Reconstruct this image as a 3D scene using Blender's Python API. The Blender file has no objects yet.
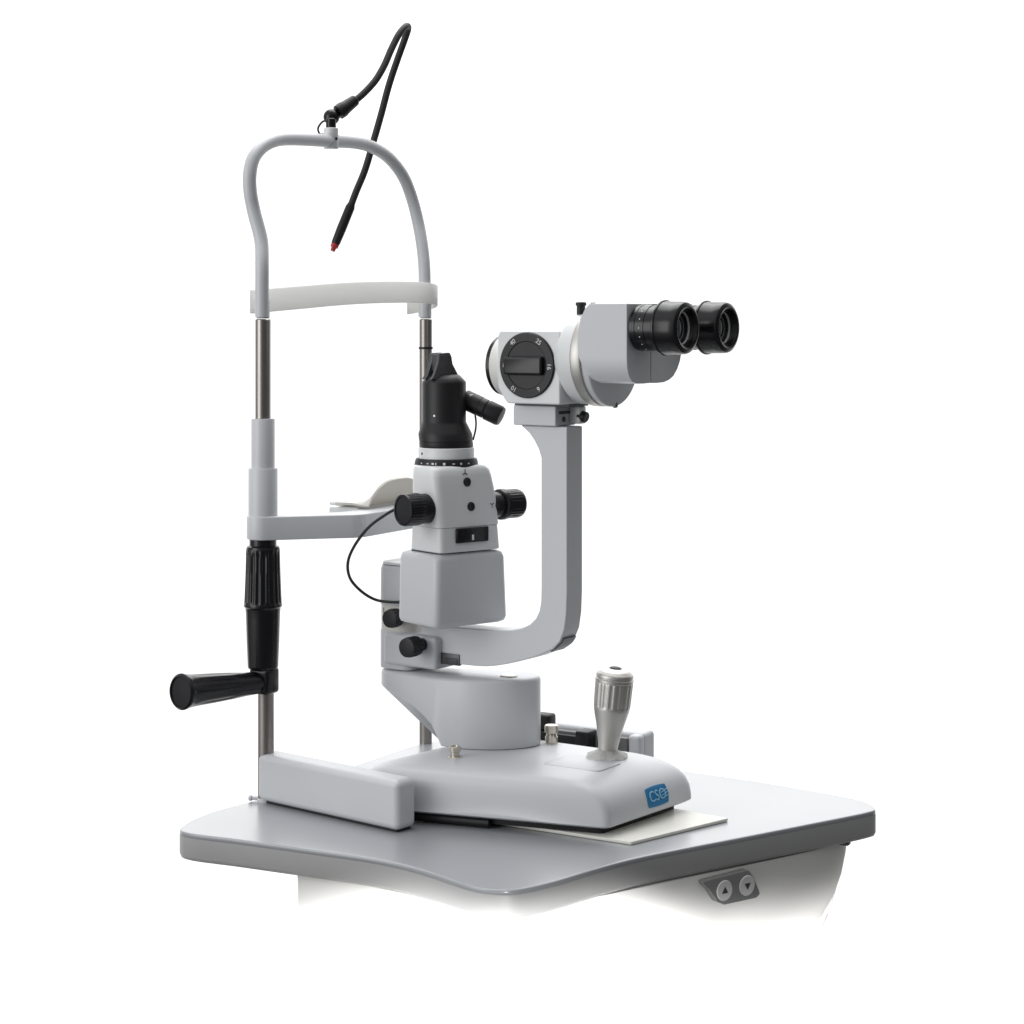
import bpy, bmesh, math, random
from mathutils import Vector, Matrix
random.seed(4)
SC = bpy.context.scene
COL = SC.collection
PI = math.pi
R_ = math.radians

# ------------------------------------------------------------------ camera geometry
# origin: foot of the near headrest column on the table top; X runs from patient to examiner, Y across the table
FPX, TH, HC, CX, HY = 2000.0, R_(28.5), 0.461, 512.0, 318.0
RV = Vector((math.cos(TH), math.sin(TH), 0)); FV = Vector((-math.sin(TH), math.cos(TH), 0)); UV = Vector((0, 0, 1))
CAM = RV * 0.23717 - FV * 1.905; CAM.z = HC


class Frame:
    """a local upright frame: origin and yaw about Z"""
    def __init__(s, o, yaw=0.0):
        s.m = Matrix.Translation(Vector(o)) @ Matrix.Rotation(R_(yaw), 4, 'Z')
        s.i = s.m.inverted()

    def at(s, px, py, **k):
        """where a measured direction meets a plane x/y/z = value of this frame (local coordinates)"""
        a, v = list(k.items())[0]; i = 'xyz'.index(a)
        d = FV + RV * ((px - CX) / FPX) - UV * ((py - HY) / FPX)
        d = s.i.to_3x3() @ d; c = s.i @ CAM
        return c + d * ((v - c[i]) / d[i])

    def at_depth(s, px, py, dep):
        return s.i @ (CAM + (FV + RV * ((px - CX) / FPX) - UV * ((py - HY) / FPX)) * dep)


W = Frame((0, 0, 0))
S = Frame((.08, .13, 0), -6.5)        # microscope side, swung a little about the pivot
T = Frame((.155, .09, 0), -23.5)      # illumination tower

# ------------------------------------------------------------------ materials
def new_mat(name):
    m = bpy.data.materials.new(name); m.use_nodes = True
    nt = m.node_tree; b = nt.nodes['Principled BSDF']
    return m, nt, b


def paint(name, col, rough=.4, bump=.02, scale=900, spec=.5, var=.03, metal=0.0, coat=0.0, brush=None):
    m, nt, b = new_mat(name)
    tc = nt.nodes.new('ShaderNodeTexCoord')
    mp = nt.nodes.new('ShaderNodeMapping'); nt.links.new(tc.outputs['Object'], mp.inputs['Vector'])
    if brush: mp.inputs['Scale'].default_value = brush
    n = nt.nodes.new('ShaderNodeTexNoise'); n.inputs['Scale'].default_value = scale; n.inputs['Detail'].default_value = 3
    nt.links.new(mp.outputs[0], n.inputs['Vector'])
    n2 = nt.nodes.new('ShaderNodeTexNoise'); n2.inputs['Scale'].default_value = 14; n2.inputs['Detail'].default_value = 4
    nt.links.new(tc.outputs['Object'], n2.inputs['Vector'])
    mx = nt.nodes.new('ShaderNodeMix'); mx.data_type = 'RGBA'
    mx.inputs['A'].default_value = tuple(c * (1 - var) for c in col) + (1,)
    mx.inputs['B'].default_value = tuple(min(1, c * (1 + var)) for c in col) + (1,)
    nt.links.new(n2.outputs['Fac'], mx.inputs['Factor'])
    nt.links.new(mx.outputs['Result'], b.inputs['Base Color'])
    mr = nt.nodes.new('ShaderNodeMapRange')
    mr.inputs['To Min'].default_value = max(.02, rough - .06); mr.inputs['To Max'].default_value = rough + .06
    nt.links.new(n2.outputs['Fac'], mr.inputs['Value']); nt.links.new(mr.outputs[0], b.inputs['Roughness'])
    if bump:
        bp = nt.nodes.new('ShaderNodeBump'); bp.inputs['Strength'].default_value = bump; bp.inputs['Distance'].default_value = .001
        nt.links.new(n.outputs['Fac'], bp.inputs['Height']); nt.links.new(bp.outputs[0], b.inputs['Normal'])
    b.inputs['Metallic'].default_value = metal
    b.inputs['Specular IOR Level'].default_value = spec
    b.inputs['Coat Weight'].default_value = coat
    b.inputs['Coat Roughness'].default_value = .26
    return m


GREY = paint('pale_grey_enamel', (.622, .635, .656), .38, .05, 1400)
GREYW = paint('white_grey_enamel', (.77, .785, .79), .38, .05, 1400)
BODYW = paint('warm_white_enamel', (.78, .77, .745), .5, .03, 900)
BLACK = paint('black_plastic', (.007, .007, .009), .24, .03, 1100, spec=.4, var=.2)
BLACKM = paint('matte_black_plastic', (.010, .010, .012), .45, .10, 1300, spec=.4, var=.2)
RUBBER = paint('black_rubber', (.02, .02, .021), .55, .1, 900, var=.15)
DARKM = paint('dark_anodised_metal', (.10, .10, .105), .42, .05, 1000, metal=.5)
STEEL = paint('brushed_steel', (.34, .32, .30), .36, .0, 300, metal=1.0, var=.05)
SILVER = paint('satin_aluminium', (.58, .565, .54), .48, .03, 700, metal=1.0, var=.05)
NICKEL = paint('nickel', (.62, .57, .50), .25, .03, 600, metal=1.0)
CREAM = paint('cream_plastic', (.72, .70, .645), .45, .03, 700)
CUPM = paint('translucent_cream_plastic', (.78, .765, .725), .45, .03, 700)
BAND = paint('white_silicone', (.76, .76, .75), .5, .03, 700)
def translucent(m, fac, col):
    nt = m.node_tree; b = nt.nodes['Principled BSDF']; o = nt.nodes['Material Output']
    t = nt.nodes.new('ShaderNodeBsdfTranslucent'); t.inputs['Color'].default_value = col + (1,)
    x = nt.nodes.new('ShaderNodeMixShader'); x.inputs[0].default_value = fac
    nt.links.new(b.outputs[0], x.inputs[1]); nt.links.new(t.outputs[0], x.inputs[2]); nt.links.new(x.outputs[0], o.inputs['Surface'])
translucent(BAND, .66, (.92, .92, .905))
TOP = paint('pale_laminate', (.335, .346, .366), .31, .0, 1500, spec=.5, var=.01, coat=.55)
TOP.node_tree.nodes['Principled BSDF'].inputs['IOR'].default_value = 1.55
EDGE = paint('grey_edge_banding', (.40, .40, .395), .45, .05, 900)
RED = paint('red_plastic', (.45, .03, .04), .35, .02, 500)
BLUE = paint('blue_emblem', (.012, .19, .42), .3, .0, 500)
PALEBLUE = paint('emblem_lettering', (.28, .58, .80), .4, .0, 500, var=.0)
WHITEINK_GLINT = paint('white_ink_and_glint', (.78, .78, .78), .5, .0, 500, var=.0)  # printed marks, and the painted glint on the eyepiece lens rings
GREYINK = paint('dark_grey_ink', (.05, .05, .055), .5, .0, 500, var=.0)
KEYPAD = paint('lightened_grey_keypad', (.21, .21, .205), .5, .04, 800)  # grey lightened in the colour to imitate the white fade-out over the body
PANEL = paint('grey_keypad', (.15, .15, .15), .45, .04, 800)
BUTTON = paint('pale_button', (.62, .62, .61), .45, .02, 800)
PADM = paint('ivory_pad', (.80, .79, .73), .4, .02, 900)
translucent(CUPM, .3, (.78, .75, .69))
gm, gnt, gb = new_mat('coated_lens_glass')
gb.inputs['Base Color'].default_value = (.03, .035, .04, 1); gb.inputs['Roughness'].default_value = .04
gb.inputs['Coat Weight'].default_value = 1.0; gb.inputs['Coat Roughness'].default_value = .02
GLASS = gm

# ------------------------------------------------------------------ object helpers
def tag(o, label=None, cat=None, group=None, kind=None):
    if label: o['label'] = label
    if cat: o['category'] = cat
    if group: o['group'] = group
    if kind: o['kind'] = kind
    return o


def empty(name, loc=(0, 0, 0), **k):
    o = bpy.data.objects.new(name, None); COL.objects.link(o); o.location = loc
    o.empty_display_size = .02
    return tag(o, **k)


ROOTLOC = {}


def root_of(o):
    while o.parent: o = o.parent
    return o


def obj(name, bm, mat, parent=None, frame=None, ang=32, wn=False, origin=None):
    """bmesh given in frame coordinates (or world) -> one linked mesh object"""
    if frame: bm.transform(frame.m)
    bmesh.ops.recalc_face_normals(bm, faces=bm.faces[:])
    for f in bm.faces: f.smooth = True
    for e in bm.edges:
        if len(e.link_faces) == 2 and e.calc_face_angle(0) > R_(ang): e.smooth = False
    loc = Vector(origin) if origin else (root_of(parent).location.copy() if parent else Vector((0, 0, 0)))
    bmesh.ops.translate(bm, vec=-loc, verts=bm.verts[:])
    me = bpy.data.meshes.new(name); bm.to_mesh(me); bm.free()
    me.materials.append(mat)
    o = bpy.data.objects.new(name, me); COL.objects.link(o)
    if parent: o.parent = parent
    else: o.location = loc
    if wn:
        w = o.modifiers.new('weighted_normals', 'WEIGHTED_NORMAL'); w.keep_sharp = True; w.weight = 80
    return o


def axis_matrix(p, d, up=(0, 0, 1)):
    d = Vector(d).normalized(); u = Vector(up)
    if abs(d.dot(u)) > .99: u = Vector((0, 1, 0))
    x = u.cross(d).normalized(); y = d.cross(x)
    m = Matrix((x, y, d)).transposed().to_4x4(); m.translation = Vector(p)
    return m


def lathe(bm, prof, p=(0, 0, 0), d=(0, 0, 1), n=64, ribs=None):
    """revolve (r, h) about the axis d at p. ribs=(count, depth, h0, h1) cuts flutes"""
    m = axis_matrix(p, d); rings = []
    for r, h in prof:
        if r < 1e-6:
            rings.append([bm.verts.new(m @ Vector((0, 0, h)))]); continue
        ring = []
        for i in range(n):
            a = 2 * PI * i / n; rr = r
            if ribs and ribs[2] <= h <= ribs[3]:
                c = math.cos(a * ribs[0])
                rr = r - ribs[1] * (.5 - .5 * max(-1, min(1, 2.2 * c)))
            ring.append(bm.verts.new(m @ Vector((rr * math.cos(a), rr * math.sin(a), h))))
        rings.append(ring)
    for a, b in zip(rings, rings[1:]):
        if len(a) == 1 and len(b) == 1: continue
        for i in range(n):
            j = (i + 1) % n
            if len(a) == 1: bm.faces.new((a[0], b[i], b[j]))
            elif len(b) == 1: bm.faces.new((a[i], a[j], b[0]))
            else: bm.faces.new((a[i], a[j], b[j], b[i]))
    return bm


def cyl_prof(r, h0, h1, ch=.0008):
    return [(0, h0), (r - ch, h0), (r, h0 + ch), (r, h1 - ch), (r - ch, h1), (0, h1)]


def spline(pts, k=8):
    pts = [Vector(p) for p in pts]; out = []
    for i in range(len(pts) - 1):
        p0 = pts[max(0, i - 1)]; p1 = pts[i]; p2 = pts[i + 1]; p3 = pts[min(len(pts) - 1, i + 2)]
        for j in range(k):
            t = j / k
            out.append(.5 * ((2 * p1) + (p2 - p0) * t + (2 * p0 - 5 * p1 + 4 * p2 - p3) * t * t + (3 * p1 - p0 - 3 * p2 + p3) * t ** 3))
    out.append(pts[-1]); return out


def tube(bm, pts, r, n=20, cap=True):
    N = len(pts); rad = r if isinstance(r, (list, tuple)) else [r] * N
    t0 = (pts[1] - pts[0]).normalized()
    u = t0.orthogonal().normalized(); rings = []
    for i, p in enumerate(pts):
        t = (pts[min(N - 1, i + 1)] - pts[max(0, i - 1)]).normalized()
        u = (u - t * u.dot(t)).normalized(); v = t.cross(u)
        rings.append([bm.verts.new(p + (u * math.cos(2 * PI * k / n) + v * math.sin(2 * PI * k / n)) * rad[i]) for k in range(n)])
    for a, b in zip(rings, rings[1:]):
        for i in range(n):
            j = (i + 1) % n; bm.faces.new((a[i], a[j], b[j], b[i]))
    if cap:
        bm.faces.new(rings[0]); bm.faces.new(rings[-1])
    return bm


def sweep_strip(bm, pts, w, t):
    """upright strip (height w, thickness t) along pts with slightly rounded edges"""
    N = len(pts); rings = []
    prof = [(-t / 2, -w / 2 + .001), (-t / 2 + .0006, -w / 2), (t / 2 - .0006, -w / 2), (t / 2, -w / 2 + .001),
            (t / 2, w / 2 - .001), (t / 2 - .0006, w / 2), (-t / 2 + .0006, w / 2), (-t / 2, w / 2 - .001)]
    for i, p in enumerate(pts):
        d = pts[min(N - 1, i + 1)] - pts[max(0, i - 1)]; d.z = 0; d.normalize()
        nn = Vector((-d.y, d.x, 0))
        rings.append([bm.verts.new(p + nn * a + Vector((0, 0, b))) for a, b in prof])
    n = len(prof)
    for a, b in zip(rings, rings[1:]):
        for i in range(n):
            j = (i + 1) % n; bm.faces.new((a[i], a[j], b[j], b[i]))
    bm.faces.new(rings[0]); bm.faces.new(rings[-1]); return bm


def bevel_all(bm, w, seg=3, ang=40):
    es = [e for e in bm.edges if len(e.link_faces) == 2 and e.calc_face_angle(0) > R_(ang)]
    bmesh.ops.bevel(bm, geom=es, offset=w, segments=seg, profile=.5, affect='EDGES', clamp_overlap=True)
    return bm


def merge(bm, other):
    me = bpy.data.meshes.new('tmp'); other.to_mesh(me); other.free(); bm.from_mesh(me); bpy.data.meshes.remove(me); return bm


def box(x0, x1, y0, y1, z0, z1, bev=.002, seg=3, into=None):
    b = bmesh.new(); bmesh.ops.create_cube(b, size=1)
    for v in b.verts:
        v.co = Vector((x0 + (v.co.x + .5) * (x1 - x0), y0 + (v.co.y + .5) * (y1 - y0), z0 + (v.co.z + .5) * (z1 - z0)))
    if bev: bevel_all(b, bev, seg)
    if into is not None: return merge(into, b)
    return b


def loft(rings, close=True):
    bm = bmesh.new(); vr = [[bm.verts.new(p) for p in r] for r in rings]; n = len(vr[0])
    for a, b in zip(vr, vr[1:]):
        for i in range(n):
            j = (i + 1) % n; bm.faces.new((a[i], a[j], b[j], b[i]))
    if close: bm.faces.new(vr[0]); bm.faces.new(vr[-1])
    return bm


def extrude_poly(poly, fn0, fn1, bev=.0015, seg=3, ang=50):
    """poly: 2-D points; fn0/fn1 turn a 2-D point into the two end positions"""
    bm = loft([[Vector(fn0(p)) for p in poly], [Vector(fn1(p)) for p in poly]])
    bmesh.ops.recalc_face_normals(bm, faces=bm.faces[:])
    if bev: bevel_all(bm, bev, seg, ang)
    return bm


def round_poly(poly, radii, k=7):
    """round the corners of a 2-D polygon"""
    n = len(poly); out = []
    for i in range(n):
        p = Vector(poly[i]); a = Vector(poly[i - 1]); b = Vector(poly[(i + 1) % n])
        r = radii[i] if isinstance(radii, (list, tuple)) else radii
        da = (a - p); db = (b - p); la, lb = da.length, db.length; da.normalize(); db.normalize()
        cosang = max(-1, min(1, da.dot(db))); half = math.acos(cosang) / 2
        if r <= 0 or half > PI / 2 - .02: out.append(p); continue
        t = min(r / math.tan(half), la * .48, lb * .48)
        p0, p1 = p + da * t, p + db * t
        for j in range(k + 1):
            s = j / k; out.append(p0 * (1 - s) ** 2 + p * 2 * s * (1 - s) + p1 * s * s)
    return out


def inset_poly(poly, amounts):
    """move each vertex of a CCW polygon inwards by its own amount"""
    n = len(poly); out = []
    for i in range(n):
        p = poly[i]; a = poly[i - 1]; b = poly[(i + 1) % n]
        d = (b - a).normalized(); nn = Vector((-d.y, d.x)); out.append(p + nn * amounts[i])
    return out


def text_bm(body, size, m, depth=.0002, bold=0.0):
    cu = bpy.data.curves.new('t', 'FONT'); cu.body = body; cu.size = size; cu.align_x = 'CENTER'; cu.align_y = 'CENTER'
    cu.extrude = depth; cu.offset = bold; cu.resolution_u = 4
    o = bpy.data.objects.new('t', cu); COL.objects.link(o)
    dg = bpy.context.evaluated_depsgraph_get(); dg.update()
    me = bpy.data.meshes.new_from_object(o.evaluated_get(dg))
    bpy.data.objects.remove(o); bpy.data.curves.remove(cu)
    b = bmesh.new(); b.from_mesh(me); bpy.data.meshes.remove(me); b.transform(m); return b


def face_matrix(p, right, up):
    r = Vector(right).normalized(); u = Vector(up); u = (u - r * u.dot(r)).normalized(); n = r.cross(u)
    m = Matrix((r, u, n)).transposed().to_4x4(); m.translation = Vector(p); return m


# ================================================================== TABLE
table = empty('instrument_table', (.25, .09, -.026), label='pale grey laminate instrument table with wavy rounded edge and white body under it', cat='table')
EL = [(-.012, -.012), (-.019, -.055), (-.014, -.10), (.003, -.1255), (.06, -.1235), (.13, -.1205), (.196, -.119), (.235, -.124), (.266, -.133),
      (.292, -.143), (.315, -.1505), (.333, -.151), (.349, -.144), (.360, -.125), (.369, -.10), (.378, -.066), (.389, -.030), (.405, .008), (.449, .094),
      (.49, .176), (.519, .236), (.5195, .256), (.497, .277), (.454, .289), (.386, .302), (.321, .308), (.20, .316), (.09, .325), (.03, .322), (0, .30), (-.006, .22), (-.008, .10)]
sp = spline([(x, y, 0) for x, y in EL + EL[:1]], 5)[:-1]
outl = [Vector((p.x, p.y)) for p in sp]
n_ = len(outl)
bm = loft([[Vector((p.x, p.y, z)) for p in inset_poly(outl, [i_] * n_)] for i_, z in
           [(.0045, -.0255), (.0015, -.0243), (0, -.021), (0, -.0042)]])
edge = obj('edge_band', bm, EDGE, table, ang=50)
bm = loft([[Vector((p.x, p.y, z)) for p in inset_poly(outl, [i_] * n_)] for i_, z in
           [(.0006, -.0044), (0.0002, -.004), (0.0002, -.0012), (.0005, -.0004), (.0013, 0), (.0035, 0)]])
bmesh.ops.triangulate(bm, faces=[f for f in bm.faces if len(f.verts) > 4], quad_method='BEAUTY', ngon_method='BEAUTY')
obj('tabletop', bm, TOP, table, ang=50)

# body under the top
BL = [(.117, -.112), (.20, -.113), (.285, -.128), (.325, -.138), (.345, -.126), (.362, -.085), (.378, -.045), (.43, .058), (.470, .142), (.4905, .190), (.499, .222), (.496, .242), (.47, .258), (.30, .25), (.13, .22), (.115, .10)]
sp = spline([(x, y, 0) for x, y in BL + BL[:1]], 6)[:-1]
bo = [Vector((p.x, p.y)) for p in sp]
wgt = []
for p in bo:
    d = (p - Vector((.50, .24))).length; wgt.append(max(0.0, 1 - d / .20) ** .8)
rings = []
for z, k in [(-.0262, 0), (-.04, .001), (-.06, .005), (-.08, .012), (-.10, .023), (-.115, .035), (-.13, .052), (-.15, .075), (-.165, .085)]:
    rings.append([Vector((p.x, p.y, z)) for p in inset_poly(bo, [k * w + .0005 * (z < -.03) for w in wgt])])
body = obj('table_body', loft(rings), BODYW, table, ang=60)
# keypad on the examiner side
fd = Vector((.470 - .378, .142 + .045, 0)).normalized(); fn = Vector((fd.y, -fd.x, 0))
FK = Frame((.43, .0505, 0), math.degrees(math.atan2(fd.y, fd.x)))       # local x along face, -y outwards
def kp(px, py, off=0.0): 
    p = FK.at(px, py, y=0.0); return Vector((p.x, p.z))
kpoly = [kp(699, 881), kp(746, 869), kp(751, 876), kp(758, 893), kp(754, 897), kp(722, 904), kp(715, 901), kp(708, 890)]
kpoly = round_poly(kpoly, [.002, .004, .006, .004, .004, .005, .006, .006], 5)
bm = extrude_poly(kpoly, lambda p: (p.x, .012, p.y), lambda p: (p.x, -.0035, p.y), .0008, 2)
panel = obj('control_panel', bm, KEYPAD, table, FK)
for (px, py, updn) in ((721.5, 889.5, 1), (744, 884.5, -1)):
    c = kp(px, py)
    bm = lathe(bmesh.new(), [(0, -.002), (.0086, -.002), (.0090, .0006), (.0084, .0012), (0, .0012)], (c.x, -.0035, c.y), (0, -1, 0), 40)
    bt = obj('button', bm, BUTTON, panel, FK)
    tri = [Vector((c.x - .0034, c.y - .0022 * updn)), Vector((c.x + .0034, c.y - .0022 * updn)), Vector((c.x, c.y + .0036 * updn))]
    bm = extrude_poly(tri, lambda p: (p.x, -.0045, p.y), lambda p: (p.x, -.0051, p.y), 0)
    ar = obj('arrow_mark', bm, GREYINK, panel, FK)
    ar['label'] = 'dark arrow pointing ' + ('up' if updn > 0 else 'down')
bm = box(.495, .507, .216, .224, -.0285, -.0254, .001)
obj('bracket', bm, DARKM, table)

# ================================================================== PAD
bm = extrude_poly(round_poly([(.241, .031), (.375, .025), (.418, .143), (.28, .165)], .002), lambda p: (p[0], p[1], .0003), lambda p: (p[0], p[1], .0032), .0006, 2)
tag(obj('glide_pad', bm, PADM, origin=(.33, .09, .0)), 'thin ivory glide sheet lying on the table under the lamp base', 'mat')

# ================================================================== RAIL COVERS
def rail_cover(name, o, yaw, L, D, Hh, label):
    r = empty(name, (o[0], o[1], 0), label=label, cat='rail cover', group='rail covers on the table top')
    F = Frame((o[0], o[1], 0), yaw)
    return r, F
rc, F1 = rail_cover('rail_cover', (-.0048, -.0041), -11.3, .185, .027, .045, 'pale grey rail cover block nearest the camera, standing in front of the near column')
obj('cover', box(0, .1835, 0, .026, .0018, .0465, .0062, 5), GREY, rc, F1, wn=True)
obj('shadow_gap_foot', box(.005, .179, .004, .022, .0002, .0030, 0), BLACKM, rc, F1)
rf, F2 = rail_cover('rail_cover', (.10, .252), -2.5, .182, .032, .045, 'pale grey rail cover behind the joystick with dark inner face')
bm = box(0, .182, .008, .034, .0025, .0465, .0045, 4); box(.169, .182, -.002, .012, .0025, .046, .004, 4, into=bm)
obj('cover', bm, GREY, rf, F2, wn=True)
obj('inner_panel', box(.002, .1685, -.002, .009, .003, .0425, .001), PANEL, rf, F2)
obj('rack', box(.04, .118, -.009, -.001, .02, .040, .001), BLACKM, rf, F2)
obj('stop_block', box(.118, .133, -.018, .002, .010, .0475, .002), BLACKM, rf, F2)
obj('foot', box(.004, .178, .010, .030, .0002, .0026, 0), BLACKM, rf, F2)

# ================================================================== HEADREST
head = empty('headrest', (0, .15, 0), label='patient headrest frame with two steel columns, forehead band, chin cup and black crank grip', cat='headrest')
YF = .301
def zat(py, x=0, y=0):
    d = (Vector((x, y, 0)) - CAM).dot(FV); return HC - (py - HY) * d / FPX
bm = bmesh.new(); lathe(bm, cyl_prof(.0073, zat(469), zat(319)), n=48)
obj('column', bm, STEEL, head)
bm = bmesh.new(); lathe(bm, cyl_prof(.0077, -.04, zat(690)), (.0002, .0045, 0), n=48)
obj('lower_column', bm, STEEL, head)
bm = bmesh.new(); lathe(bm, cyl_prof(.0069, -.04, zat(319, 0, YF)), (0, YF, 0), n=48)
fc = obj('column', bm, STEEL, head)
bm = bmesh.new(); lathe(bm, [(.0068, -.0012), (.0077, -.0012), (.0077, .0012), (.0068, .0012)], (0, YF, zat(348, 0, YF)), n=40)
obj('stop_ring', bm, BLACKM, fc)
# clamp with small pin by the near foot
bm = bmesh.new(); lathe(bm, cyl_prof(.0085, -.001, .0035), (0, .0045, 0), n=40); 
lathe(bm, cyl_prof(.0018, 0, .012, .0003), (-.002, .001, .003), (-1, -.35, 0), n=16); lathe(bm, cyl_prof(.0027, .0095, .0128, .0006), (-.002, .001, .003), (-1, -.35, 0), n=20)
obj('foot_clamp', bm, GREY, head)
# telescoping sleeves
bm = bmesh.new(); lathe(bm, [(.0078, zat(470)), (.0112, zat(470)), (.0112, zat(419.5)), (.0107, zat(418.5)), (.0073, zat(418.5))], n=56)
lathe(bm, [(.008, zat(520)), (.0139, zat(520)), (.0139, zat(469)), (.0134, zat(468)), (.0105, zat(468))], n=56)
obj('sleeve', bm, GREY, head)
# arch
def arch_pts():
    L = [(262, 317), (262, 290), (262, 265), (261, 240), (254, 212), (250, 190), (250, 172), (254, 157), (263.5, 146), (277, 140), (295, 139), (330, 141), (358, 143),
         (375, 148.5), (390, 159), (403, 176), (411.5, 197), (418, 222), (422.5, 248), (424.5, 272), (424.5, 295), (424.5, 317)]
    out = []
    for px, py in L:
        t = max(0, min(1, (275 - py) / 80.0)); xs = -.0165 * (t * t * (3 - 2 * t))
        out.append(W.at(px, py, x=xs))
    return out
bm = bmesh.new(); tube(bm, spline(arch_pts(), 8), .0066, 28)
for yy in (0, YF): lathe(bm, cyl_prof(.0064 if yy == 0 else .0062, zat(318.5, 0, yy), zat(300, 0, yy)), (0, yy, 0), n=40)
arch = obj('arch_tube', bm, GREY, head)
# forehead band
bp_ = [(-.0115, -.004, .4765), (-.0108, .004, .4767), (-.0085, .03, .4785), (-.003, .075, .4815), (.002, .12, .4845), (.005, .17, .4868), (.0075, .22, .4880), (.0095, .265, .4884), (.0102, .29, .4876), (.0095, .306, .4862), (.006, .3135, .4845),
       (0, .3160, .4825), (-.006, .3125, .4805), (-.0095, .303, .4785), (-.011, .292, .477), (-.0112, .282, .4762)]
bp_ = [(x, y, z) for x, y, z in bp_]
bm = bmesh.new(); sweep_strip(bm, spline(bp_, 7), .0225, .0022)
obj('forehead_band', bm, BAND, head, ang=60)
# chin rest arm
def strip_poly(pts, hw):
    P = [Vector(p) for p in pts]; l, r = [], []
    for i, p in enumerate(P):
        d = (P[min(len(P) - 1, i + 1)] - P[max(0, i - 1)]).normalized(); nn = Vector((-d.y, d.x)); l.append(p + nn * hw[i]); r.append(p - nn * hw[i])
    return r + l[::-1]
# the arm is a shallow U in plan: column, bend, straight run across, bend, far column
near_edge = [(0.004, -.0150), (.020, -.010), (.050, .022), (.0735, .0455), (.079, .054)]
armp = [(.0155 * math.cos(R_(a)), .0155 * math.sin(R_(a))) for a in range(-305, -44, 9)]
armp += [(.0125, -.0088), (.045, .0225), (.0690, .0450), (.0735, .0500), (.0765, .0560), (.0775, .0630), (.0775, .235), (.0760, .243), (.0700, .252), (.0125, .3098)]
armp += [(.0155 * math.cos(R_(a)), YF + .0155 * math.sin(R_(a))) for a in range(45, 306, 9)]
armp += [(.044, .240), (.047, .230), (.047, .072), (.044, .062)]
armp = [Vector(p) for p in armp]
bm = extrude_poly(armp, lambda p: (p[0], p[1], .3675 - .012), lambda p: (p[0], p[1], .3675 - .012 + .0225), .0016, 3, 60)
bmesh.ops.translate(bm, vec=(0, 0, zat(539) - .3555), verts=bm.verts[:])
arm = obj('chin_rest_arm', bm, GREY, head, ang=28)
ZA = zat(539) + .0225
# chin cup: tray to the patient side with raised curled wall on the examiner side
CCX, CCY = .046, .150
rings = []
for u in range(0, 25):
    a = u / 24.0
    row = []
    for v in range(0, 15):
        b = v / 14.0
        y = CCY + (a - .5) * .118 * (1 - .06 * b)
        # along b: from the patient lip (b=0) through the tray to the curled back wall (b=1)
        x = CCX - .024 + .041 * b - .012 * max(0, b - .6) ** 1.0
        wall = max(0, (b - .45) / .55)
        side = 1 - abs(2 * a - 1) ** 3.2
        z = ZA + .002 + .0255 * (wall ** 1.35) * (.06 + .94 * side) + .004 * abs(2 * a - 1) ** 2 * (1 - wall)
        row.append(Vector((x, y, z)))
    rings.append(row)
bm = bmesh.new()
vv = [[bm.verts.new(p) for p in r] for r in rings]
for i in range(24):
    for j in range(14): bm.faces.new((vv[i][j], vv[i + 1][j], vv[i + 1][j + 1], vv[i][j + 1]))
bmesh.ops.recalc_face_normals(bm, faces=bm.faces[:])
bmesh.ops.solidify(bm, geom=bm.faces[:], thickness=.0022)
cup = obj('chin_cup', bm, CUPM, head, ang=50)
bm = box(.012, .0465, .094, .205, ZA - .012, ZA + .0015, .002)
box(.006, .036, .104, .195, ZA + .0016, ZA + .0052, .0015, into=bm)
obj('cup_carrier', bm, GREYW, head)
# crank grip
def zl(py): return zat(py)
P = [(0, zl(538)), (.0128, zl(538)), (.0128, zl(545)), (.0152, zl(546.5)), (.0160, zl(549)), (.0163, zl(565)), (.0170, zl(585)), (.0174, zl(596)), (.0178, zl(603)), (.0182, zl(604.5)), (.0182, zl(606)), (.0168, zl(607.5)),
     (.0163, zl(612)), (.0155, zl(640)), (.0147, zl(660)), (.0145, zl(666.5)), (.0138, zl(668)), (0, zl(668))]
PP = []
for (a, b), (c, d) in zip(P, P[1:]):
    for k in range(4): PP.append((a + (c - a) * k / 4, b + (d - b) * k / 4))
PP.append(P[-1])
bm = bmesh.new(); lathe(bm, PP, n=144, ribs=(18, .0011, zl(602), zl(550)))
grip = obj('crank_grip', bm, BLACK, head, ang=40)
bm = box(-.0095, .0125, -.0105, .0105, zl(693), zl(667), .0035, 3)
blk = obj('crank_elbow', bm, BLACK, head)
p0 = Vector((.001, 0, zl(682))); p1 = W.at(180, 692, y=-.100)
d = (p1 - p0); L = d.length
prof = [(0, 0), (.0095, 0), (.0106, .012), (.0112, L * .25), (.0120, L * .34), (.0128, L * .45), (.0137, L * .6), (.0148, L * .86), (.0155, L * .93), (.0166, L * .97), (.0166, L * .985), (.0150, L), (.0138, L), (.0134, L - .0012), (0, L - .0004)]
PP = []
for (a, b), (c, e) in zip(prof, prof[1:]):
    for k in range(3): PP.append((a + (c - a) * k / 3, b + (e - b) * k / 3))
PP.append(prof[-1])
bm = bmesh.new(); lathe(bm, PP, p0, d, n=72, ribs=(12, .0005, L * .44, L * .85))
obj('crank_handle', bm, BLACK, head, ang=40)

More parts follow.
